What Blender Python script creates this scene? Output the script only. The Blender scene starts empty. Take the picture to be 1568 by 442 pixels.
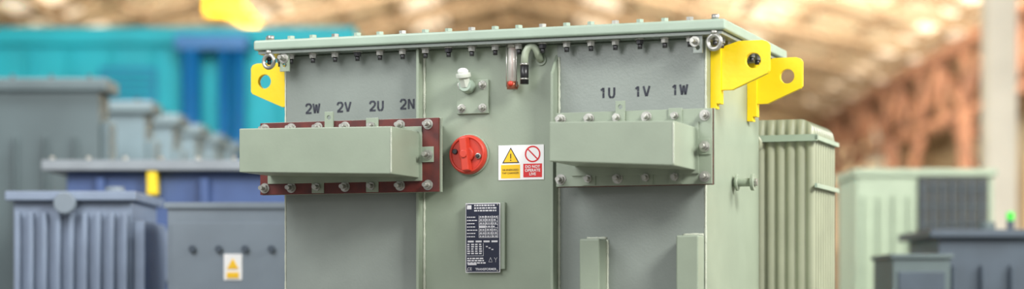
import bpy, math, random
from mathutils import Vector, Matrix
random.seed(4)
sc=bpy.context.scene
sc.view_settings.view_transform='Standard'
sc.view_settings.look='None'

# ---------------------------------------------------------------- materials
def lin(c):
    return tuple((v/255/12.92 if v/255<=.04045 else ((v/255+.055)/1.055)**2.4) for v in c)
def mat(name,rgb,rough=.5,metal=0.0,var=.06,nscale=6,bump=0.0,bscale=200,emit=0,rgb2=None,coat=0,trans=0,alpha=1):
    m=bpy.data.materials.new(name); m.use_nodes=True
    nt=m.node_tree; b=nt.nodes['Principled BSDF']
    c=lin(rgb)
    tc=nt.nodes.new('ShaderNodeTexCoord')
    no=nt.nodes.new('ShaderNodeTexNoise'); no.inputs['Scale'].default_value=nscale; no.inputs['Detail'].default_value=5
    nt.links.new(tc.outputs['Object'],no.inputs['Vector'])
    cr=nt.nodes.new('ShaderNodeValToRGB')
    c2=lin(rgb2) if rgb2 else tuple(min(1,v*(1+var)) for v in c)
    c1=c if rgb2 else tuple(v*(1-var) for v in c)
    cr.color_ramp.elements[0].position=.35; cr.color_ramp.elements[1].position=.65
    cr.color_ramp.elements[0].color=(*c1,1); cr.color_ramp.elements[1].color=(*c2,1)
    nt.links.new(no.outputs['Fac'],cr.inputs['Fac'])
    nt.links.new(cr.outputs['Color'],b.inputs['Base Color'])
    b.inputs['Roughness'].default_value=rough; b.inputs['Metallic'].default_value=metal
    b.inputs['Alpha'].default_value=alpha
    if coat: b.inputs['Coat Weight'].default_value=coat
    if trans: b.inputs['Transmission Weight'].default_value=trans
    if bump:
        n2=nt.nodes.new('ShaderNodeTexNoise'); n2.inputs['Scale'].default_value=bscale; n2.inputs['Detail'].default_value=2
        nt.links.new(tc.outputs['Object'],n2.inputs['Vector'])
        bp=nt.nodes.new('ShaderNodeBump'); bp.inputs['Strength'].default_value=bump; bp.inputs['Distance'].default_value=.003
        nt.links.new(n2.outputs['Fac'],bp.inputs['Height']); nt.links.new(bp.outputs['Normal'],b.inputs['Normal'])
    if emit:
        nt.links.new(cr.outputs['Color'],b.inputs['Emission Color']); b.inputs['Emission Strength'].default_value=emit
    return m
PAINT=mat('grey_green_paint',(144,156,138),.35,bump=.08,bscale=110,nscale=4,var=.07)
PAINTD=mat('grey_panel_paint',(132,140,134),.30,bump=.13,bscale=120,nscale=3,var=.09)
PAINTL=mat('light_lid_paint',(156,174,158),.36,bump=.08,bscale=90)
VALVEW=mat('valve_cap_off_white',(206,212,200),.4)
WELD=mat('weld_bead_paint',(186,192,176),.45,bump=.8,bscale=150)
RADP=mat('radiator_paint',(156,161,138),.34)
YEL=mat('yellow_paint',(250,216,18),.42,nscale=8,var=.05,bump=.2,bscale=60)
HOISTY=mat('hoist_amber_paint',(240,186,16),.5,nscale=3,var=.05)
STEEL=mat('zinc_bolt_steel',(175,175,168),.33,metal=.7,nscale=30,var=.2)
DSTEEL=mat('dark_bolt_steel',(70,70,72),.4,metal=.7,nscale=30,var=.3)
BAKE=mat('dark_red_insulating_board',(104,40,33),.42,nscale=18,rgb2=(78,31,28))
RED=mat('red_plastic',(200,62,44),.38)
REDS=mat('sign_red',(214,32,36),.5,var=.02)
WHITE=mat('sign_white',(240,240,238),.5,var=.01)
SY=mat('sign_yellow',(245,195,20),.5,var=.02)
BLACK=mat('black_ink',(28,28,32),.6,var=.1)
STEN=mat('stencil_ink',(34,36,48),.6,rgb2=(56,60,70),nscale=60)
NAVY=mat('nameplate_navy',(30,36,58),.3)
NWHITE=mat('nameplate_silver',(222,222,226),.4)
GLASS=mat('sight_glass',(236,230,224),.05,coat=1,alpha=.45)
COPPER=mat('copper_fitting',(168,100,76),.35,metal=.4)
RUBBER=mat('black_rubber',(30,30,32),.35)
PIPE=mat('pipe_paint',(156,166,146),.32)

# ---------------------------------------------------------------- mesh builder
class MB:
    def __init__(s): s.v=[];s.f=[];s.mi=[];s.sm=[];s.mats=[]
    def _m(s,m):
        if m not in s.mats: s.mats.append(m)
        return s.mats.index(m)
    def add(s,vs,fs,m,smooth=False,M=None):
        o=len(s.v)
        for p in vs:
            p=Vector(p)
            if M is not None: p=M@p
            s.v.append(p)
        k=s._m(m)
        for i,f in enumerate(fs):
            s.f.append([a+o for a in f]); s.mi.append(k)
            s.sm.append(smooth if isinstance(smooth,bool) else smooth[i])
    def box(s,x0,x1,y0,y1,z0,z1,m,M=None):
        s.hexa([(x0,y0,z0),(x1,y0,z0),(x1,y1,z0),(x0,y1,z0),(x0,y0,z1),(x1,y0,z1),(x1,y1,z1),(x0,y1,z1)],m,M)
    def hexa(s,p,m,M=None):
        s.add(p,[(0,3,2,1),(4,5,6,7),(0,1,5,4),(1,2,6,5),(2,3,7,6),(3,0,4,7)],m,False,M)
    def cyl(s,p0,p1,r0,m,r1=None,n=20,smooth=True,M=None):
        p0=Vector(p0);p1=Vector(p1); r1=r0 if r1 is None else r1
        d=(p1-p0).normalized(); a=d.orthogonal().normalized(); b=d.cross(a)
        vs=[];fs=[];sm=[]
        for i in range(n):
            t=2*math.pi*i/n; q=a*math.cos(t)+b*math.sin(t)
            vs+= [p0+q*r0,p1+q*r1]
        for i in range(n):
            j=(i+1)%n; fs.append((2*i,2*j,2*j+1,2*i+1)); sm.append(smooth)
        fs.append([2*i for i in range(n)][::-1]); fs.append([2*i+1 for i in range(n)]); sm+=[False,False]
        s.add(vs,fs,m,sm,M)
    def tube(s,pts,r,m,n=12,M=None):
        pts=[Vector(p) for p in pts]; N=len(pts); vs=[];fs=[]
        d0=(pts[1]-pts[0]).normalized(); a=d0.orthogonal().normalized()
        for i,p in enumerate(pts):
            d=(pts[min(i+1,N-1)]-pts[max(i-1,0)]).normalized()
            a=(a-d*a.dot(d)).normalized(); b=d.cross(a)
            rr=r[i] if isinstance(r,(list,tuple)) else r
            for k in range(n):
                t=2*math.pi*k/n; vs.append(p+(a*math.cos(t)+b*math.sin(t))*rr)
        sm=[]
        for i in range(N-1):
            for k in range(n):
                l=(k+1)%n; fs.append((i*n+k,i*n+l,(i+1)*n+l,(i+1)*n+k)); sm.append(True)
        fs.append(list(range(n))[::-1]); fs.append([(N-1)*n+k for k in range(n)]); sm+=[False,False]
        s.add(vs,fs,m,sm,M)
    def torus(s,c,ax,R,r,m,n=28,k=10):
        c=Vector(c);ax=Vector(ax).normalized();a=ax.orthogonal().normalized();b=ax.cross(a);vs=[];fs=[]
        for i in range(n):
            t=2*math.pi*i/n;q=a*math.cos(t)+b*math.sin(t)
            for j in range(k):
                u=2*math.pi*j/k; vs.append(c+q*(R+r*math.cos(u))+ax*r*math.sin(u))
        for i in range(n):
            for j in range(k):
                i2=(i+1)%n;j2=(j+1)%k; fs.append((i*k+j,i2*k+j,i2*k+j2,i*k+j2))
        s.add(vs,fs,m,True)
    def sphere(s,c,r,m,sx=1,sy=1,sz=1,n=16,k=10):
        vs=[];fs=[];c=Vector(c)
        for i in range(1,k):
            ph=math.pi*i/k
            for j in range(n):
                t=2*math.pi*j/n; vs.append(c+Vector((r*sx*math.sin(ph)*math.cos(t),r*sy*math.sin(ph)*math.sin(t),r*sz*math.cos(ph))))
        vs+=[c+Vector((0,0,r*sz)),c-Vector((0,0,r*sz))]; T=len(vs)-2
        for i in range(k-2):
            for j in range(n):
                l=(j+1)%n; fs.append((i*n+j,(i+1)*n+j,(i+1)*n+l,i*n+l))
        for j in range(n):
            l=(j+1)%n; fs.append((T,j,l)); fs.append((T+1,(k-2)*n+l,(k-2)*n+j))
        s.add(vs,fs,m,True)
    def prism(s,poly,y0,y1,m,M=None):   # poly in xz, extruded along y ; CCW seen from -y
        n=len(poly); vs=[(x,y0,z) for x,z in poly]+[(x,y1,z) for x,z in poly]
        fs=[list(range(n)),[n+i for i in range(n)][::-1]]
        for i in range(n):
            j=(i+1)%n; fs.append((j,i,n+i,n+j))
        s.add(vs,fs,m,False,M)
    def holeplate(s,poly,c,r,y0,y1,m):  # convex poly in xz with round hole
        cx,cz=c; angs=set(2*math.pi*i/32 for i in range(32))
        for x,z in poly: angs.add(math.atan2(z-cz,x-cx)%(2*math.pi))
        angs=sorted(angs); out=[];inn=[]
        n=len(poly)
        for t in angs:
            d=(math.cos(t),math.sin(t)); best=None
            for i in range(n):
                x1,z1=poly[i];x2,z2=poly[(i+1)%n]
                ex,ez=x2-x1,z2-z1; den=d[0]*ez-d[1]*ex
                if abs(den)<1e-9: continue
                q=((x1-cx)*ez-(z1-cz)*ex)/den; w=((x1-cx)*d[1]-(z1-cz)*d[0])/den
                if q>0 and -1e-6<=w<=1+1e-6 and (best is None or q<best): best=q
            out.append((cx+d[0]*best,cz+d[1]*best)); inn.append((cx+d[0]*r,cz+d[1]*r))
        N=len(angs); vs=[]
        for y in (y0,y1):
            vs+=[(x,y,z) for x,z in out]; vs+=[(x,y,z) for x,z in inn]
        fs=[]
        for i in range(N):
            j=(i+1)%N
            fs.append((i,j,N+j,N+i)); fs.append((2*N+j,2*N+i,3*N+i,3*N+j))
            fs.append((j,i,2*N+i,2*N+j)); fs.append((N+i,N+j,3*N+j,3*N+i))
        s.add(vs,fs,m)
    def bolt(s,p,d,m,R=.016,h=.014,sr=.009,sl=.028,wash=.021):
        p=Vector(p);d=Vector(d).normalized()
        s.cyl(p,p+d*.004,wash,m,n=16)
        s.cyl(p+d*.004,p+d*(.004+h),R,m,n=6,smooth=False)
        s.cyl(p+d*(.004+h),p+d*(.004+h+sl),sr,m,n=10)
    def make(s,name,parent=None,bevel=0,seg=2):
        me=bpy.data.meshes.new(name); me.from_pydata([tuple(v) for v in s.v],[],s.f)
        for m in s.mats: me.materials.append(m)
        for i,p in enumerate(me.polygons):
            p.material_index=s.mi[i]; p.use_smooth=s.sm[i]
        me.update()
        o=bpy.data.objects.new(name,me); sc.collection.objects.link(o)
        if parent: o.parent=parent
        if bevel:
            b=o.modifiers.new('bevel','BEVEL'); b.width=bevel; b.segments=seg; b.limit_method='ANGLE'; b.angle_limit=math.radians(40)
        return o
def empty(name,loc=(0,0,0),rz=0):
    o=bpy.data.objects.new(name,None); sc.collection.objects.link(o); o.location=loc; o.rotation_euler=(0,0,rz); o.empty_display_size=.2
    return o
def text(name,s,x,y,z,size,m,parent,ex=.0006,sx=1,align='CENTER',rz=0,space=1,off=0):
    c=bpy.data.curves.new(name,'FONT'); c.body=s; c.size=size; c.align_x=align; c.align_y='CENTER'; c.extrude=ex
    c.space_line=space; c.offset=off
    c.materials.append(m)
    o=bpy.data.objects.new(name,c); sc.collection.objects.link(o); o.parent=parent
    o.location=(x,y,z); o.rotation_euler=(math.radians(90),0,rz); o.scale=(sx,1,1)
    return o

# ================================================================ MAIN TRANSFORMER
TR=empty('power_transformer',(-.096,8.358,0),math.radians(-19.9))
# tank
b=MB(); b.box(-.9,.9,0,.9,.22,2.113,PAINT)
b.make('tank_shell',TR,.006)
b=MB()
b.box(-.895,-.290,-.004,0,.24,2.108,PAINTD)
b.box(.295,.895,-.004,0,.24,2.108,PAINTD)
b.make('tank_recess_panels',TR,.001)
# flange & lid
b=MB(); b.box(-.985,.985,-.085,.985,2.113,2.126,PAINTD); b.make('tank_flange',TR,.002)
b=MB()
b.box(-1.0,1.0,-.1,1.0,2.128,2.170,PAINTL); b.make('tank_lid',TR,.009,3)
# ribs
b=MB()
b.box(-.292,-.280,-.052,0,.24,2.113,PAINT)
b.make('stiffener_rib_a',TR,.002)
b=MB()
b.hexa([(.286,-.065,.24),(.298,-.065,.24),(.298,0,.24),(.286,0,.24),(.286,-.065,1.99),(.298,-.065,1.99),(.298,0,2.07),(.286,0,2.07)],PAINT)
b.make('stiffener_rib_b',TR,.002)
# welds
b=MB()
def weld(p0,p1,r=.006,step=.012):
    p0=Vector(p0);p1=Vector(p1);L=(p1-p0).length;n=max(2,int(L/step))
    b.tube([p0.lerp(p1,i/n) for i in range(n+1)],[r*(.7+.5*random.random()) for i in range(n+1)],WELD,n=7)
weld((-.276,-.003,.24),(-.276,-.003,2.11)); weld((-.296,-.003,.24),(-.296,-.003,2.11),.004)
weld((.302,-.005,.24),(.302,-.005,2.06)); weld((-.9,-.001,.24),(-.9,-.001,2.11),.004); weld((.899,-.001,.24),(.899,-.001,2.11),.005)
weld((.9,.0,2.11),(.9,.9,2.11),.005)
b.make('weld_beads',TR)
# lid bolts
b=MB(); n=20
for i in range(n):
    x=-.95+1.9*i/(n-1)
    for y in (-.052,.952):
        b.cyl((x,y,2.17),(x,y,2.174),.02,STEEL,n=14)
        b.cyl((x,y,2.174),(x,y,2.187),.0155,PAINTL if i%3 else STEEL,n=6,smooth=False)
        b.cyl((x,y,2.113),(x,y,2.108),.02,STEEL,n=14)
        b.cyl((x,y,2.108),(x,y,2.092),.0155,STEEL if i%4 else DSTEEL,n=6,smooth=False)
        b.cyl((x,y,2.092),(x,y,2.073),.009,DSTEEL,n=10)
for i in range(1,10):
    y=-.05+i*.1
    for x in (-.95,.95):
        b.cyl((x,y,2.17),(x,y,2.187),.0155,PAINTL,n=6,smooth=False)
        b.cyl((x,y,2.113),(x,y,2.094),.0155,STEEL,n=6,smooth=False)
        b.cyl((x,y,2.094),(x,y,2.075),.009,DSTEEL,n=10)
b.make('lid_bolts',TR)
# base
b=MB()
for y in (.12,.72):
    b.box(-.85,.85,y-.05,y+.05,.12,.22,PAINTD)
for x in (-.6,.6):
    for y in (.12,.72):
        b.cyl((x,y-.035,.1),(x,y+.035,.1),.1,DSTEEL,n=28); b.cyl((x,y-.045,.1),(x,y+.045,.1),.03,STEEL)
b.make('skid_base_and_rollers',TR,.003)

# ---- terminal boxes
def terminal(name,fx0,fx1,fz0,fz1,front,bx0,bx1,zt0,zt1,zb0,zb1,yf,boltx,zt,zb,rightz,plate):
    b=MB()
    b.box(fx0+.03,fx1-.03,-.1,-.004,fz0+.02,fz1-.02,PAINTD)         # neck
    b.box(fx0+.002,fx1+.008,-.108,-.098,fz0-.001,fz1+.002,PAINT)     # tank flange
    b.make(name+'_neck',TR,.0015)
    b=MB()
    b.box(fx0,fx1,-.122,-.109,fz0,fz1,plate); 
    if plate is not BAKE: b.box(fx0+.001,fx1+.004,-.1095,-.1075,fz0-.003,fz1+.001,BAKE)
    b.make(name+'_flange_plate',TR,.0015)
    b=MB()   # cover box
    b.hexa([(bx0,yf,zb0),(bx1,yf,zb1),(bx1,-.122,zb1),(bx0,-.122,zb0),(bx0,yf,zt0),(bx1,yf,zt1),(bx1,-.122,zt1),(bx0,-.122,zt0)],PAINT)
    b.make(name+'_cover',TR,.004,3)
    b=MB()
    b.box(bx0-.012,bx1+.012,-.130,-.122,zb1-.012,zt0+.012,PAINT)
    b.tube([(bx1-.003,yf+.001,zb1+.006+(zt1-zb1-.012)*i/12) for i in range(13)],[.0026+.0012*random.random() for i in range(13)],WELD,n=6)
    b.make(name+'_cover_rim',TR,.001)
    b=MB()
    for x in boltx:
        b.bolt((x,-.122,zt),(0,-1,0),STEEL); b.bolt((x,-.122,zb),(0,-1,0),STEEL)
    b.bolt((boltx[-1],-.128,rightz),(0,-1,0),STEEL)
    b.bolt((boltx[0],-.122,rightz),(0,-1,0),STEEL)
    b.make(name+'_bolts',TR)
LX=[-.935+.1208*i for i in range(7)]
terminal('low_voltage_terminal_box',-.957,-.165,1.53,1.825,-.122,-.907,-.247,1.780,1.771,1.606,1.586,-.405,LX,1.800,1.557,1.678,BAKE)
RX=[.349+.1158*i for i in range(6)]
terminal('high_voltage_terminal_box',.330,.955,1.54,1.827,-.122,.408,.893,1.766,1.757,1.618,1.592,-.435,RX,1.802,1.568,1.682,PAINT)
b=MB()
for x in (LX[2],LX[4]):
    b.box(x-.027,x+.027,-.128,-.122,1.533,1.60,PAINT)
b.box(LX[4]-.027,LX[4]+.027,-.128,-.122,1.76,1.832,PAINT)
b.box(-.25,-.185,-.128,-.122,1.648,1.71,PAINT)
b.holeplate([(-.66,1.77),(-.622,1.77),(-.622,1.862),(-.66,1.862)],(-.641,1.838),.009,-.134,-.124,PAINT)
for x in (RX[1],RX[3]+.0,RX[4]):
    b.box(x-.027,x+.027,-.128,-.122,1.543,1.60,PAINT)
b.box(RX[4]-.027,RX[4]+.027,-.128,-.122,1.75,1.832,PAINT)
b.box(.89,.95,-.128,-.122,1.652,1.712,PAINT)
b.holeplate([(.575,1.77),(.613,1.77),(.613,1.866),(.575,1.866)],(.594,1.842),.009,-.134,-.124,PAINT)
b.make('cover_tabs',TR,.0012)

# ---- stencil labels (stroke characters with stencil breaks)
GL={'1':[[(.15,.78),(.5,.97)],[(.55,1),(.55,.56)],[(.55,.46),(.55,0)]],
    '2':[[(.02,.74),(.12,.93),(.36,1.0)],[(.48,1.0),(.8,.95),(.97,.76),(.9,.56),(.62,.36),(.1,.07)],[(.0,.02),(.46,.02)],[(.56,.02),(1,.02)]],
    'U':[[(.06,1),(.06,.3),(.2,.06),(.42,0)],[(.56,0),(.8,.06),(.94,.3),(.94,1)]],
    'V':[[(0,1),(.44,.02)],[(.56,.02),(1,1)]],
    'W':[[(-.08,1),(.2,.02)],[(.24,.02),(.48,.9)],[(.54,.9),(.78,.02)],[(.82,.02),(1.1,1)]],
    'N':[[(.04,0),(.04,1)],[(.1,.98),(.88,.04)],[(.96,0),(.96,1)]]}
def stencil(s,xc,z):
    b=MB(); h=.038;w=.024;gap=.011;th=.0078
    tot=len(s)*w+(len(s)-1)*gap; x0=xc-tot/2
    for ch in s:
        for pl in GL[ch]:
            pts=[Vector((x0+p[0]*w,z-h/2+p[1]*h)) for p in pl]
            for a,c in zip(pts[:-1],pts[1:]):
                d=(c-a).normalized(); nn=Vector((-d.y,d.x))*th/2; a2=a-d*.001; c2=c+d*.001
                q=[a2-nn,c2-nn,c2+nn,a2+nn]
                b.prism([(p.x,p.y) for p in q],-.0052,-.0042,STEN)
        x0+=w+gap
    b.make('stencil_label',TR)
for s,x,z in (('2W',-.775,1.890),('2V',-.632,1.892),('2U',-.486,1.892),('2N',-.350,1.895),('1U',.503,1.912),('1V',.645,1.913),('1W',.795,1.914)):
    stencil(s,x,z)

# ---- tap changer knob
b=MB(); kx,kz=-.078,1.682
b.cyl((kx,0,kz),(kx,-.012,kz),.084,PAINT,n=40)
b.cyl((kx,-.012,kz),(kx,-.034,kz),.080,RED,r1=.077,n=48)
b.torus((kx,-.034,kz),(0,1,0),.070,.006,RED,n=48)
b.cyl((kx,-.034,kz),(kx,-.05,kz),.034,RED,r1=.030,n=32)
M=Matrix.Translation((kx,0,kz))@Matrix.Rotation(math.radians(-6),4,'Y')
b.hexa([(-.015,-.072,-.066),(.015,-.072,-.066),(.017,-.034,-.07),(-.017,-.034,-.07),(-.015,-.072,.066),(.015,-.072,.066),(.017,-.034,.07),(-.017,-.034,.07)],RED,M)
b.cyl((kx,-.072,kz),(kx,-.078,kz),.016,RED,n=20)
b.cyl((kx-.05,-.034,kz+.012),(kx-.05,-.044,kz+.012),.011,DSTEEL,n=16); b.cyl((kx+.05,-.034,kz-.008),(kx+.05,-.044,kz-.008),.012,STEEL,n=16)
b.cyl((kx+.05,-.044,kz-.008),(kx+.05,-.052,kz-.008),.009,DSTEEL,n=6)
b.make('tap_changer_knob',TR,.003)

# ---- warning sign
SG=empty('warning_sign_plate'); SG.parent=TR
x0,x1,z0,z1=.045,.238,1.577,1.716; W=x1-x0; H=z1-z0
b=MB(); b.box(x0,x1,-.003,0,z0,z1,WHITE)
b.make('sign_plate',SG,.0008)
def P(a,c): return (x0+a*W,z1-c*H)
b=MB(); y=-.0032
def tri(cx,cz,r,ya,yb,m): b.prism([(cx+r*math.cos(t),cz+r*math.sin(t)) for t in (math.radians(210),math.radians(330),math.radians(90))],ya,yb,m)
c=P(.275,.34); tri(c[0],c[1]-.003,.042,-.0036,-.003,BLACK); tri(c[0],c[1]-.003,.0345,-.0041,-.0034,SY)
b.box(c[0]-.002,c[0]+.002,-.0046,-.004,c[1]-.006,c[1]+.014,BLACK); b.box(c[0]-.002,c[0]+.002,-.0046,-.004,c[1]-.015,c[1]-.010,BLACK)
p=P(.06,.56);q=P(.48,.95); b.box(p[0],q[0],-.0036,-.003,q[1],p[1],SY)
p=P(.55,.54);q=P(.96,.93); b.box(p[0],q[0],-.0036,-.003,q[1],p[1],REDS)
c=P(.755,.265)
b.holeplate([(c[0]+.033*math.cos(2*math.pi*i/48),c[1]+.033*math.sin(2*math.pi*i/48)) for i in range(48)],c,.027,-.0038,-.003,REDS)
M=Matrix.Translation((c[0],0,c[1]))@Matrix.Rotation(math.radians(45),4,'Y')
b.box(-.029,.029,-.0042,-.0036,-.0026,.0026,REDS,M)
b.make('sign_symbols',SG)
p=P(.27,.755); text('sign_text_a','DE-ENERGISED\nTAP CHANGER',p[0],-.0042,p[1],.0105,BLACK,SG,ex=.0002,space=1.2)
p=P(.755,.735); text('sign_text_b','DO NOT\nOPERATE\nLIVE',p[0],-.0042,p[1],.0155,WHITE,SG,ex=.0002,space=.95,off=.0003)

# ---- nameplate
NP=empty('rating_nameplate'); NP.parent=TR
b=MB(); b.box(-.080,.078,-.018,0,1.222,1.488,PAINT); b.box(-.088,.060,-.024,-.018,1.208,1.486,NWHITE); b.box(-.085,.057,-.0252,-.0235,1.211,1.483,NAVY)
b.make('nameplate_body',NP,.001)
b=MB()
def ln(xa,xb,za,zb): b.box(xa,xb,-.0258,-.0252,za,zb,NWHITE)
rows=[1.425,1.412,1.399,1.386,1.373,1.360,1.347]
for i,r in enumerate(rows):
    ln(-.03,.052,r,r+.0016)
    xx=-.081
    for k in range(4): 
        L=.005+.007*random.random(); ln(xx,xx+L,r+.003,r+.0068); xx+=L+.002
    xx=-.026
    while xx<.047:
        L=.003+.008*random.random()
        if xx+L<.05: ln(xx,xx+L,r+.004,r+.0085)
        xx+=L+.003
for xv in (-.03,-.002,.026,.051): ln(xv,xv+.0014,1.347,1.436)
ln(-.03,-.004,1.3865,1.396)
for i in range(4): ln(-.078+i*.034,-.052+i*.034,1.329,1.336)
for k in range(5):
    for i in range(4):
        z=1.318-k*.009; ln(-.080+i*.017,-.080+i*.017+.009+.004*random.random(),z,z+.0052)
ln(-.083,-.01,1.274,1.2755); ln(-.0115,-.0100,1.274,1.325)
for k in range(3): ln(.0+.012*k,.008+.012*k,1.31-.006*k,1.314-.006*k)
for k in range(3):
    xx=-.08
    while xx<-.01:
        L=.006+.01*random.random(); ln(xx,xx+L,1.262-.009*k,1.2675-.009*k); xx+=L+.003
ln(-.078,-.04,1.238,1.246)
for (xa,za,xb,zb) in ((.012,1.25,.02,1.268),(.028,1.25,.02,1.268),(.012,1.25,.028,1.25),(.036,1.268,.042,1.259),(.048,1.268,.042,1.259),(.042,1.259,.042,1.249)):
    b.tube([(xa,-.0256,za),(xb,-.0256,zb)],.0008,NWHITE,n=5)
for k in range(3):
    xx=-.05
    while xx<.048:
        L=.005+.01*random.random()
        if xx+L<.052: ln(xx,xx+L,1.474-.0105*k,1.4795-.0105*k)
        xx+=L+.003
ln(-.081,-.062,1.462,1.478)
for xa in (-.08,.05):
    for za in (1.216,1.479): b.cyl((xa,-.025,za),(xa,-.0275,za),.0028,STEEL,n=10)
b.make('nameplate_engraving',NP)
text('nameplate_title','TRANSFORMER',.0,-.0256,1.221,.013,NWHITE,NP,ex=.0002,off=.0002,sx=1.0)
text('nameplate_mark','CE',-.07,-.0256,1.222,.017,NWHITE,NP,ex=.0002)

# ---- square blanking flange with valve
b=MB(); b.box(-.131,.006,-.014,0,1.846,1.982,PAINT)
for x in (-.108,-.018):
    for z in (1.868,1.960): b.bolt((x,-.014,z),(0,-1,0),STEEL,R=.014,h=.011,sl=.018,sr=.008,wash=.018)
b.make('valve_flange',TR,.003)
b=MB(); vx,vz=-.078,1.955
b.cyl((vx,-.014,vz),(vx,-.06,vz+.004),.03,PAINTL,r1=.027,n=28)
b.cyl((vx,-.045,vz),(vx-.003,-.062,vz+.036),.023,VALVEW,n=6,smooth=False)
b.cyl((vx-.003,-.062,vz+.032),(vx-.004,-.066,vz+.050),.030,VALVEW,n=24)
b.sphere((vx-.004,-.068,vz+.056),.022,WHITE,sz=.65)
b.make('relief_valve',TR,.002)
# ---- sight glass
b=MB(); gx=.118
b.cyl((gx,-.04,1.962),(gx,-.04,2.106),.0175,GLASS,n=24)
b.cyl((gx,-.040,1.985),(gx,-.040,2.095),.003,COPPER,n=8)
b.cyl((gx,-.04,1.936),(gx,-.04,1.966),.022,COPPER,n=20); b.cyl((gx,-.04,2.100),(gx,-.04,2.122),.021,STEEL,n=20)
for dx in (-.021,.021): b.cyl((gx+dx,-.05,1.945),(gx+dx,-.05,2.113),.0022,STEEL,n=8)
b.sphere((gx,-.062,1.956),.011,RED); b.cyl((gx,-.04,1.952),(gx,0,1.952),.012,COPPER); b.cyl((gx,-.04,2.105),(gx,0,2.105),.012,COPPER)
b.make('oil_level_sight_glass',TR)
# ---- curved pipe
b=MB(); pts=[(.226,0,2.052),(.226,-.02,2.057),(.226,-.036,2.067),(.225,-.045,2.080),(.220,-.05,2.092),(.212,-.054,2.100),(.201,-.057,2.101),(.190,-.06,2.093),(.182,-.061,2.078),(.178,-.062,2.06),(.177,-.062,2.02)]
b.tube(pts,.0145,PIPE,n=16); b.cyl((.177,-.062,2.030),(.177,-.062,1.952),.0168,RUBBER,n=20)
b.cyl((.177,-.062,2.034),(.177,-.062,2.026),.0185,STEEL,n=20); b.cyl((.177,-.062,1.975),(.177,-.062,1.969),.0178,STEEL,n=20)
b.cyl((.226,0,2.052),(.226,-.008,2.052),.022,PAINT)
b.make('breather_pipe',TR)
# ---- lower channels
for nm,a,c,zt in (('jacking_channel_a',.418,.500,1.337),('jacking_channel_b',.808,.895,1.346)):
    b=MB(); b.box(a,c,-.1,-.003,.3,zt,PAINT); b.make(nm,TR,.006,3)
b=MB(); weld((.503,-.006,.3),(.503,-.006,1.335)); weld((.42,-.006,1.341),(.5,-.006,1.341)); weld((.81,-.006,1.35),(.893,-.006,1.35)); b.make('channel_welds',TR)

# ---- lifting lugs
for sgn in (1,-1):
    for y in ((.09,.70) if sgn>0 else (.15,.70)):
        b=MB()
        poly=[(.9,1.915),(.985,1.915),(1.125,1.975),(1.132,1.985),(1.132,2.085),(1.125,2.097),(1.105,2.104),(1.01,2.104),(.9,2.070)]
        poly=[(x*sgn,z) for x,z in poly]
        if sgn<0: poly=poly[::-1]
        b.holeplate(poly,(1.068*sgn,2.026),.030,y-.012,y+.012,YEL)
        xa,xb=sorted((.9*sgn,.942*sgn)); b.box(xa,xb,y-.022,y+.022,1.862,2.085,YEL)
        xa,xb=sorted((.9*sgn,.925*sgn)); b.box(xa,xb,y-.022,y+.022,1.843,1.865,YEL)
        b.make('lifting_lug',TR,.004,2)
# ---- eye rings and earth brackets
b=MB()
for x in (.955,-.935):
    b.torus((x,-.085,2.083),(.25,1,0),.027,.0085,STEEL)
    b.cyl((x,-.083,2.113),(x,-.083,2.128),.014,STEEL); b.cyl((x,-.07,2.17),(x,-.07,2.190),.016,STEEL,n=6)
b.make('shackle_rings',TR)
b=MB()
b.holeplate([(.868,2.045),(.905,2.045),(.905,2.113),(.868,2.113)],(.886,2.066),.009,-.072,-.062,PAINTD)
b.holeplate([(-.892,2.04),(-.85,2.04),(-.85,2.113),(-.892,2.113)],(-.871,2.066),.009,-.072,-.062,PAINT)
b.bolt((.875,-.072,2.09),(0,-1,0),STEEL,R=.012); b.bolt((-.873,-.072,2.094),(0,-1,0),STEEL,R=.012)
b.make('earthing_brackets',TR,.0015)
# ---- side spool
b=MB(); y=.44;z=1.575
b.cyl((.9,y,z),(.985,y,z),.017,PAINT); b.cyl((.912,y,z),(.922,y,z),.034,PAINT,n=28); b.cyl((.975,y,z),(.989,y,z),.034,PAINT,n=28)
b.cyl((.989,y,z),(1.0,y,z),.016,STEEL,n=6,smooth=False)
b.make('drain_spool',TR,.0015)
# ---- radiators
def panel(b,x0,x1,yc,z0,z1,pitch=.044,amp=.017):
    nx=int(round((x1-x0)/pitch))*6; r=.07; top=[];rows=[0,.06,.92,.962,.985,1.0]; fade=[.2,1,1,.9,.5,.1]
    for side in (-1,1):
        vs=[];fs=[]
        for i in range(nx+1):
            x=x0+(x1-x0)*i/nx; dx=min(x-x0,x1-x); zt=z1; zb=z0
            if dx<r: k=r-math.sqrt(max(0,r*r-(r-dx)**2)); zt-=k; zb+=k
            a=abs(math.sin(math.pi*(x-x0)/pitch))**.7*amp
            for j,w in enumerate(rows): vs.append((x,yc+side*(.003+a*fade[j]),zb+(zt-zb)*w))
        R=len(rows)
        for i in range(nx):
            for j in range(R-1):
                f=(i*R+j,(i+1)*R+j,(i+1)*R+j+1,i*R+j+1); fs.append(f if side<0 else f[::-1])
        b.add(vs,fs,RADP,True)
for k,(xa,xb) in enumerate(((.600,1.128),(-.264,.264),(-1.128,-.600))):
    b=MB()
    for i in range(9): panel(b,xa,xb,.985+i*.052,.45,1.872)
    xm=(xa+xb)/2
    b.cyl((xm,.9,1.77),(xm,1.42,1.77),.04,RADP); b.cyl((xm,.9,.56),(xm,1.42,.56),.04,RADP)
    for zc in (1.790,1.586,1.1):
        if zc>1.7: b.box(xa-.014,xb+.014,.944,.958,zc-.014,zc+.014,PAINTL)
        b.box(xb+.003,xb+.014,.944,1.43,zc-.009,zc+.009,PAINTL); b.box(xa-.014,xa-.003,.944,1.43,zc-.009,zc+.009,PAINTL)
    b.make('cooling_radiator_panels',TR)

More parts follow.
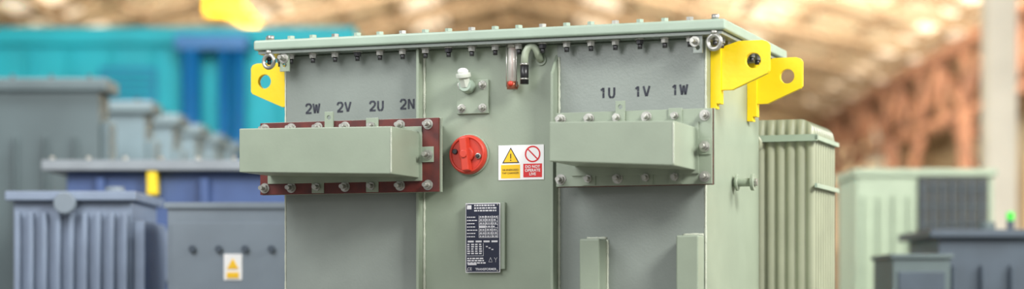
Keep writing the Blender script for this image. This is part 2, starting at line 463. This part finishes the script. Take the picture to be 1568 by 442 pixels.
# ================================================================ BACKGROUND EQUIPMENT
TEAL=mat('teal_paint',(0,156,168),.65,nscale=2,var=.1)
TEALD=mat('teal_dark_paint',(0,112,146),.6,var=.1)
TEALB=mat('blue_pipe_paint',(4,92,146),.5)
GREYA=mat('dark_grey_green_paint',(84,98,100),.5,var=.12,nscale=2)
GREYB=mat('mid_grey_paint',(92,108,112),.5,var=.1)
BLUE=mat('blue_tank_paint',(66,90,138),.5,var=.1)
LBLUE=mat('pale_blue_grey_paint',(124,138,158),.5,var=.07)
LIDG=mat('lid_grey_paint',(140,148,154),.5,var=.07)
CAB=mat('blue_grey_cabinet_paint',(118,130,140),.5,var=.05)
PALEG=mat('pale_green_paint',(168,184,160),.5,var=.05)
DKB=mat('dark_slate_paint',(66,78,90),.5,var=.1)
GRILL=mat('dark_grille',(70,72,66),.6,var=.2)
GREENL=mat('green_indicator',(60,220,60),.4,emit=.3)
RUST=mat('rusted_steel',(98,64,46),.75,nscale=3,rgb2=(134,92,66))
CREAM=mat('cream_steel_paint',(222,216,198),.6,nscale=2,var=.08)
TANB=mat('tan_beam_paint',(136,114,88),.7,var=.15,nscale=2)

# teal generator container
TC=empty('teal_machine_enclosure',(-4.2,22,0)); b=MB()
b.box(-2.4,2.45,0,3,0.15,3.80,TEAL); b.box(-2.5,2.55,-.1,3.1,3.78,3.97,TEAL); b.box(-2.3,2.35,.1,2.9,0,.15,TEALD)
for i in range(11):
    x=-2.25+i*.44; b.box(x,x+.06,-.06,0,0.2,3.75,TEAL)
b.box(-.15,.45,-.07,0,2.9,3.55,TEALD)
for i in range(8): b.box(-.12,.42,-.1,-.06,2.93+i*.075,2.97+i*.075,TEAL)
b.make('enclosure_body',TC,.02)
b=MB()
for x,r in ((.85,.1),(1.2,.06),(1.35,.06)): b.cyl((x,-.3,0),(x,-.3,3.8),r,TEALB)
b.box(.7,1.5,-.4,-.05,2.2,2.4,TEALB); b.box(.7,1.45,-.4,-.05,3.7,3.85,TEALB)
b.make('exhaust_pipes',TC)
# row of dark grey transformers
for k,y in enumerate((14,15.6,16.7,17.7,18.7,19.7)):
    E=empty('dark_grey_transformer',(-3.48+.03*k,y,0)); b=MB()
    b.box(-.72,.70,0,.36,.1,2.5,GREYA if k<1 else GREYB); b.box(-.77,.76,-.04,.40,2.5,2.585,GREYA)
    b.box(-.7,.7,.02,.1,0,.1,DKB); b.box(-.7,.7,.24,.32,0,.1,DKB)
    for i in range(7): b.box(-.66+i*.2,-.64+i*.2,-.05,0,.3,2.2,GREYA)
    for i in range(6): b.cyl((-.66+i*.26,.0,2.585),(-.66+i*.26,.0,2.61),.02,DSTEEL,n=6)
    b.box(.70,.76,.06,.3,1.2,2.3,GREYB)
    b.make('finned_tank',E,.01)
# blue transformer
E=empty('blue_transformer',(-1.8,12.05,0)); b=MB()
b.box(-.78,.85,0,1.1,.1,1.84,BLUE); b.box(-.90,.95,-.12,1.2,1.84,1.90,LIDG); b.box(-.7,.8,.1,.25,0,.1,DKB); b.box(-.7,.8,.8,.95,0,.1,DKB)
for i in range(9): b.cyl((-.85+i*.21,-.06,1.9),(-.85+i*.21,-.06,1.925),.018,STEEL,n=6)
b.box(-.30,-.24,-.10,0,1.70,1.84,YEL)
for x in (-.6,.0,.6): b.box(x,x+.05,-.06,0,.2,1.8,BLUE)
b.box(-.5,-.1,-.03,0,1.2,1.5,LBLUE)
b.make('tank_with_lid',E,.008)
# pale blue finned transformer
E=empty('corrugated_transformer',(-2.23,10.5,0)); b=MB()
b.box(-.30,.30,.06,.8,.08,1.60,LBLUE); b.box(-.33,.33,.0,.86,1.60,1.647,LBLUE); b.box(-.28,.28,.1,.7,0,.08,DKB)
for i in range(9): b.box(-.285+i*.068,-.258+i*.068,.015,.06,.3,1.54,LBLUE)
b.box(-.295,.29,.005,.03,.9,.92,LBLUE)
b.cyl((-.02,.0,1.585),(-.02,-.05,1.585),.055,CAB); b.cyl((.15,.4,1.64),(.15,.4,1.69),.05,CAB)
b.box(.30,.36,.1,.75,.3,1.5,LBLUE)
b.make('corrugated_tank',E,.006)
# grey cabinet
E=empty('switchgear_cabinet',(-1.36,10.3,0)); b=MB()
b.box(-.345,.30,0,.6,.05,1.56,CAB); b.box(-.36,.315,-.015,.62,1.55,1.58,CAB); b.box(-.33,.29,.05,.55,0,.05,DKB)
for i in range(4): b.cyl((-.22+i*.13,0,1.35),(-.22+i*.13,-.03,1.35),.018,DKB,n=16)
b.box(-.325,.28,-.008,0,.2,1.48,CAB)
b.box(-.065,.025,-.014,-.006,1.195,1.325,WHITE); 
b.prism([(-.05,1.25),(.01,1.25),(-.02,1.305)],-.018,-.013,SY); b.box(-.05,.01,-.018,-.013,1.205,1.235,SY)
b.make('cabinet_body',E,.004)
# right pale green cabinet
E=empty('pale_green_transformer',(2.78,14,0)); b=MB()
b.box(-.46,.46,0,.8,.08,1.93,PALEG); b.box(-.48,.48,-.03,.83,1.93,1.979,PALEG); b.box(-.42,.42,.1,.7,0,.08,DKB)
b.box(-.05,.42,-.03,0,1.53,1.92,GRILL)
for i in range(7): b.box(-.03+i*.065,-.01+i*.065,-.05,-.02,1.54,1.91,DKB)
for j in range(3): b.box(-.05,.42,-.045,-.03,1.6+j*.12,1.61+j*.12,GREYB)
for i in range(4): b.box(-.42+i*.1,-.40+i*.1,-.03,0,.3,1.8,PALEG)
b.make('cabinet_body',E,.006)
E=empty('slate_transformer',(2.95,12.1,0)); b=MB()
b.box(-.47,.55,0,.9,.1,1.46,DKB); b.box(-.53,.6,-.06,.95,1.46,1.507,DKB); b.box(-.4,.5,.1,.8,0,.1,GREYA)
for i in range(6): b.box(-.4+i*.17,-.38+i*.17,-.05,0,.3,1.3,DKB)
b.cyl((.02,.3,1.507),(.02,.3,1.57),.022,DKB); b.cyl((.02,.3,1.57),(.02,.3,1.62),.022,GREENL)
b.cyl((-.12,.3,1.507),(-.12,.3,1.56),.05,GREYA); b.cyl((.25,.3,1.507),(.25,.3,1.56),.05,GREYA)
b.make('tank_body',E,.006)
E=empty('small_grey_enclosure',(2.20,11.2,0)); b=MB()
b.box(-.15,.16,0,.6,.05,1.32,GREYA); b.box(-.165,.175,-.015,.61,1.32,1.345,GREYA); b.box(-.13,.14,.05,.55,0,.05,DKB); b.box(-.12,.13,-.01,0,.3,1.25,DKB)
b.make('enclosure_body',E,.004)

# yellow hoist
E=empty('overhead_hoist',(-3.75,28,0)); b=MB()
b.prism([(-.36,4.90),(-.05,4.88),(.30,4.66),(.36,4.82),(.0,5.25),(-.36,5.25)],-.2,.2,HOISTY)
b.box(-.35,.10,-.25,.25,5.15,5.38,HOISTY); b.cyl((.3,0,4.7),(.3,0,4.3),.03,DSTEEL); b.torus((.3,0,4.2),(0,1,0),.09,.03,HOISTY)
b.box(-.15,-.05,-.05,.05,5.38,5.62,HOISTY); b.box(.0,.08,-.05,.05,5.38,5.60,HOISTY)
b.make('hoist_body',E,.02)

# ================================================================ HALL
FLOOR=mat('concrete_floor',(120,116,108),.6,nscale=1.5,var=.15)
WALL=mat('warm_plaster_wall',(214,180,126),.8,nscale=.5,rgb2=(236,214,172))
WALLB=mat('tan_plaster_wall',(200,180,148),.8,nscale=.7,rgb2=(226,210,180))
ROOF=mat('roof_sheet',(200,180,146),.8,nscale=1.2,rgb2=(228,212,182))
SKYL=mat('skylight_panel',(255,240,216),.6,emit=.62,var=.02)
WINM=mat('window_glazing',(254,226,178),.5,emit=.8,var=.02)
b=MB(); b.box(-12,12,-4,47,-.1,0,FLOOR); b.make('floor')
b=MB(); b.box(-12,12,46,46.3,0,7.2,WALL); b.make('wall_back')
b=MB(); b.box(9,9.3,16,46,0,4.6,WALLB); b.make('wall_right')
b=MB(); b.box(-9.3,-9,16,46,0,4.6,WALLB); b.make('wall_left')
b=MB()
def rz(x): return 6.75-.265*abs(x)
for sgn in (1,-1):
    vs=[(0,16,rz(0)),(sgn*9.4,16,rz(9.4)),(sgn*9.4,46.3,rz(9.4)),(0,46.3,rz(0))]
    b.add(vs+[(x,y,z+.06) for x,y,z in vs],[(0,1,2,3),(4,7,6,5),(0,4,5,1),(1,5,6,2),(2,6,7,3),(3,7,4,0)],ROOF)
b.make('ceiling')
b=MB()
for sgn in (1,-1):
    for xa in (1.2,3.6,6.0):
        for y in range(18,45,3):
            xb=xa+.7
            b.hexa([(sgn*xa,y,rz(xa)-.03),(sgn*xb,y,rz(xb)-.03),(sgn*xb,y+2.2,rz(xb)-.03),(sgn*xa,y+2.2,rz(xa)-.03),
                    (sgn*xa,y,rz(xa)-.01),(sgn*xb,y,rz(xb)-.01),(sgn*xb,y+2.2,rz(xb)-.01),(sgn*xa,y+2.2,rz(xa)-.01)],SKYL)
b.make('window_1')
b=MB()
for y in range(19,46,3):
    for sgn in (1,-1):
        b.tube([(0,y,rz(0)-.12),(sgn*9,y,rz(9)-.12)],.08,TANB,n=4)
        b.tube([(0,y,rz(0)-.75),(sgn*9,y,rz(9)-.2)],.06,TANB,n=4)
        for i in range(9):
            xa=i;xb=i+1
            f=lambda q:(rz(0)-.75)+((rz(9)-.2)-(rz(0)-.75))*q/9
            b.tube([(sgn*xa,y,f(xa)),(sgn*(xa+.5),y,rz(xa+.5)-.12)],.035,TANB,n=4); b.tube([(sgn*(xa+.5),y,rz(xa+.5)-.12),(sgn*xb,y,f(xb))],.035,TANB,n=4)
for sgn in (1,-1):
    for i in range(11):
        x=.3+i*.85; b.box(sgn*x-.05,sgn*x+.05,16,46,rz(x)-.16,rz(x)-.04,TANB)
b.make('trim_1')
# runway lattice girder and columns
X=6.3
E=empty('crane_runway',(X,32,0)); b=MB()
b.box(-.16,.16,-14,13.9,4.56,4.70,RUST); b.box(-.12,.12,-14,13.9,3.62,3.74,RUST)
for i in range(18):
    y0=-13.9+i*1.54; s1=i%2
    b.tube([(0,y0,3.7 if s1 else 4.6),(0,y0+1.54,4.6 if s1 else 3.7)],.08,RUST,n=4)
    b.box(-.05,.05,y0-.05,y0+.05,3.7,4.6,RUST)
for y in (-9.5,-4,1.5,7,12.5):
    for dx in (-.2,.2): b.box(dx-.06,dx+.06,y-.17,y+.17,0,3.62,RUST)
    for j in range(7):
        z=.2+j*.48; s1=1 if j%2 else -1
        b.tube([(-.18*s1,y,z),(.18*s1,y,z+.48)],.035,RUST,n=4)
    b.tube([(0,y,2.6),(0,y+1.6,3.65)],.08,RUST,n=4); b.tube([(0,y,2.6),(0,y-1.6,3.65)],.08,RUST,n=4)
b.make('runway_beam',E)
for x,y in ((4.68,20),(7.2,41),(-7.2,30),(-5.2,38),(-7.8,42)):
    E=empty('steel_column',(x,y,0)); b=MB(); h=rz(x)-.2
    b.box(-.14,.14,-.14,-.11,0,h,CREAM); b.box(-.14,.14,.11,.14,0,h,CREAM); b.box(-.015,.015,-.11,.11,0,h,CREAM)
    b.box(-.2,.2,-.2,.2,0,.04,CREAM)
    b.make('column_section',E)
b=MB()
for i in range(5):
    x=-8.7+i*3.6
    b.box(x,x+2.2,45.9,46,2.2,4.5,WINM)
    for j in range(5): b.box(x+j*.54,x+j*.54+.06,45.84,45.9,2.2,4.5,TANB)
    b.box(x,x+2.2,45.84,45.9,3.35,3.43,TANB)
for i in range(7):    # side wall glazing bays
    y=19+i*3.8
    b.box(8.93,9,y,y+1.8,1.6,3.6,WINM)
    for j in range(4): b.box(8.88,8.93,y+j*.58,y+j*.58+.06,1.6,3.6,TANB)
b.make('window_2')
b=MB()
for i in range(9): 
    x=-8.4+i*2.1; b.box(x-.1,x+.1,45.75,46,0,rz(x)-.1,TANB)
b.box(-9,9,45.7,46,4.75,4.9,TANB)
b.make('trim_2')

# ================================================================ LIGHT
def area(name,loc,target,size,energy,col=(1,1,1),sy=None):
    l=bpy.data.lights.new(name,'AREA'); l.energy=energy; l.size=size; l.color=col
    if sy: l.shape='RECTANGLE'; l.size_y=sy
    o=bpy.data.objects.new(name,l); sc.collection.objects.link(o); o.location=loc
    o.rotation_euler=(Vector(target)-Vector(loc)).to_track_quat('-Z','Y').to_euler()
    return o
area('added_key_softbox',(4.2,3.8,5.6),(.1,8.6,1.6),1.8,620,(1,.985,.94))  # added softbox for the upper-right key, not a ceiling fixture
area('added_fill_softbox',(-3.5,2.0,4.5),(-.2,8.6,1.6),3.0,190,(.99,.99,1))  # added soft fill on the transformer front, no lamp hangs here
area('added_side_softbox',(6.0,9.0,4.5),(.8,9,1.6),2.5,330,(1,.98,.92))  # added softbox to lift the tank's right side wall
area('added_back_left_area',(-2.5,14,6.2),(-3.5,22,2.0),4,1050,(.97,.98,1))  # unseen area light added to brighten teal enclosure and grey row
area('added_left_bay_area',(-3.2,7.0,4.5),(-2.3,12.5,1.6),2.5,160,(.99,.99,1))  # added because the left units came out dark; no real fixture
area('added_right_bay_area',(4.6,8.5,5.0),(3.0,13.5,1.5),2.5,160,(1,.95,.86))  # extra unseen area light to lift the right-hand units
area('added_hall_area',(0,24,5.2),(1.0,46,3.5),5,2600,(1,.92,.79),2)  # added area light that brightens the back wall, not a hall lamp
area('added_hall_right_area',(4,22,4.6),(6.5,40,4),3,1200,(1,.93,.82),2)  # added area light for runway and right wall, no fixture modelled
area('added_roof_fill',(2,30,.5),(2.5,36,6.5),6,1150,(1,.93,.82),6)  # unseen upward fill added to brighten the roof underside
w=bpy.data.worlds.new('world'); sc.world=w; w.use_nodes=True
w.node_tree.nodes['Background'].inputs['Color'].default_value=(.98,.98,1,1)
w.node_tree.nodes['Background'].inputs['Strength'].default_value=.46

# ================================================================ CAMERA
cd=bpy.data.cameras.new('camera'); co=bpy.data.objects.new('camera',cd); sc.collection.objects.link(co); sc.camera=co
co.location=(0,0,1.1); co.rotation_euler=(math.radians(90),0,0)
cd.sensor_width=36; cd.sensor_fit='HORIZONTAL'; cd.lens=73.15; cd.shift_y=.1512; cd.clip_end=200
cd.dof.use_dof=True; cd.dof.focus_distance=8.35; cd.dof.aperture_fstop=.8
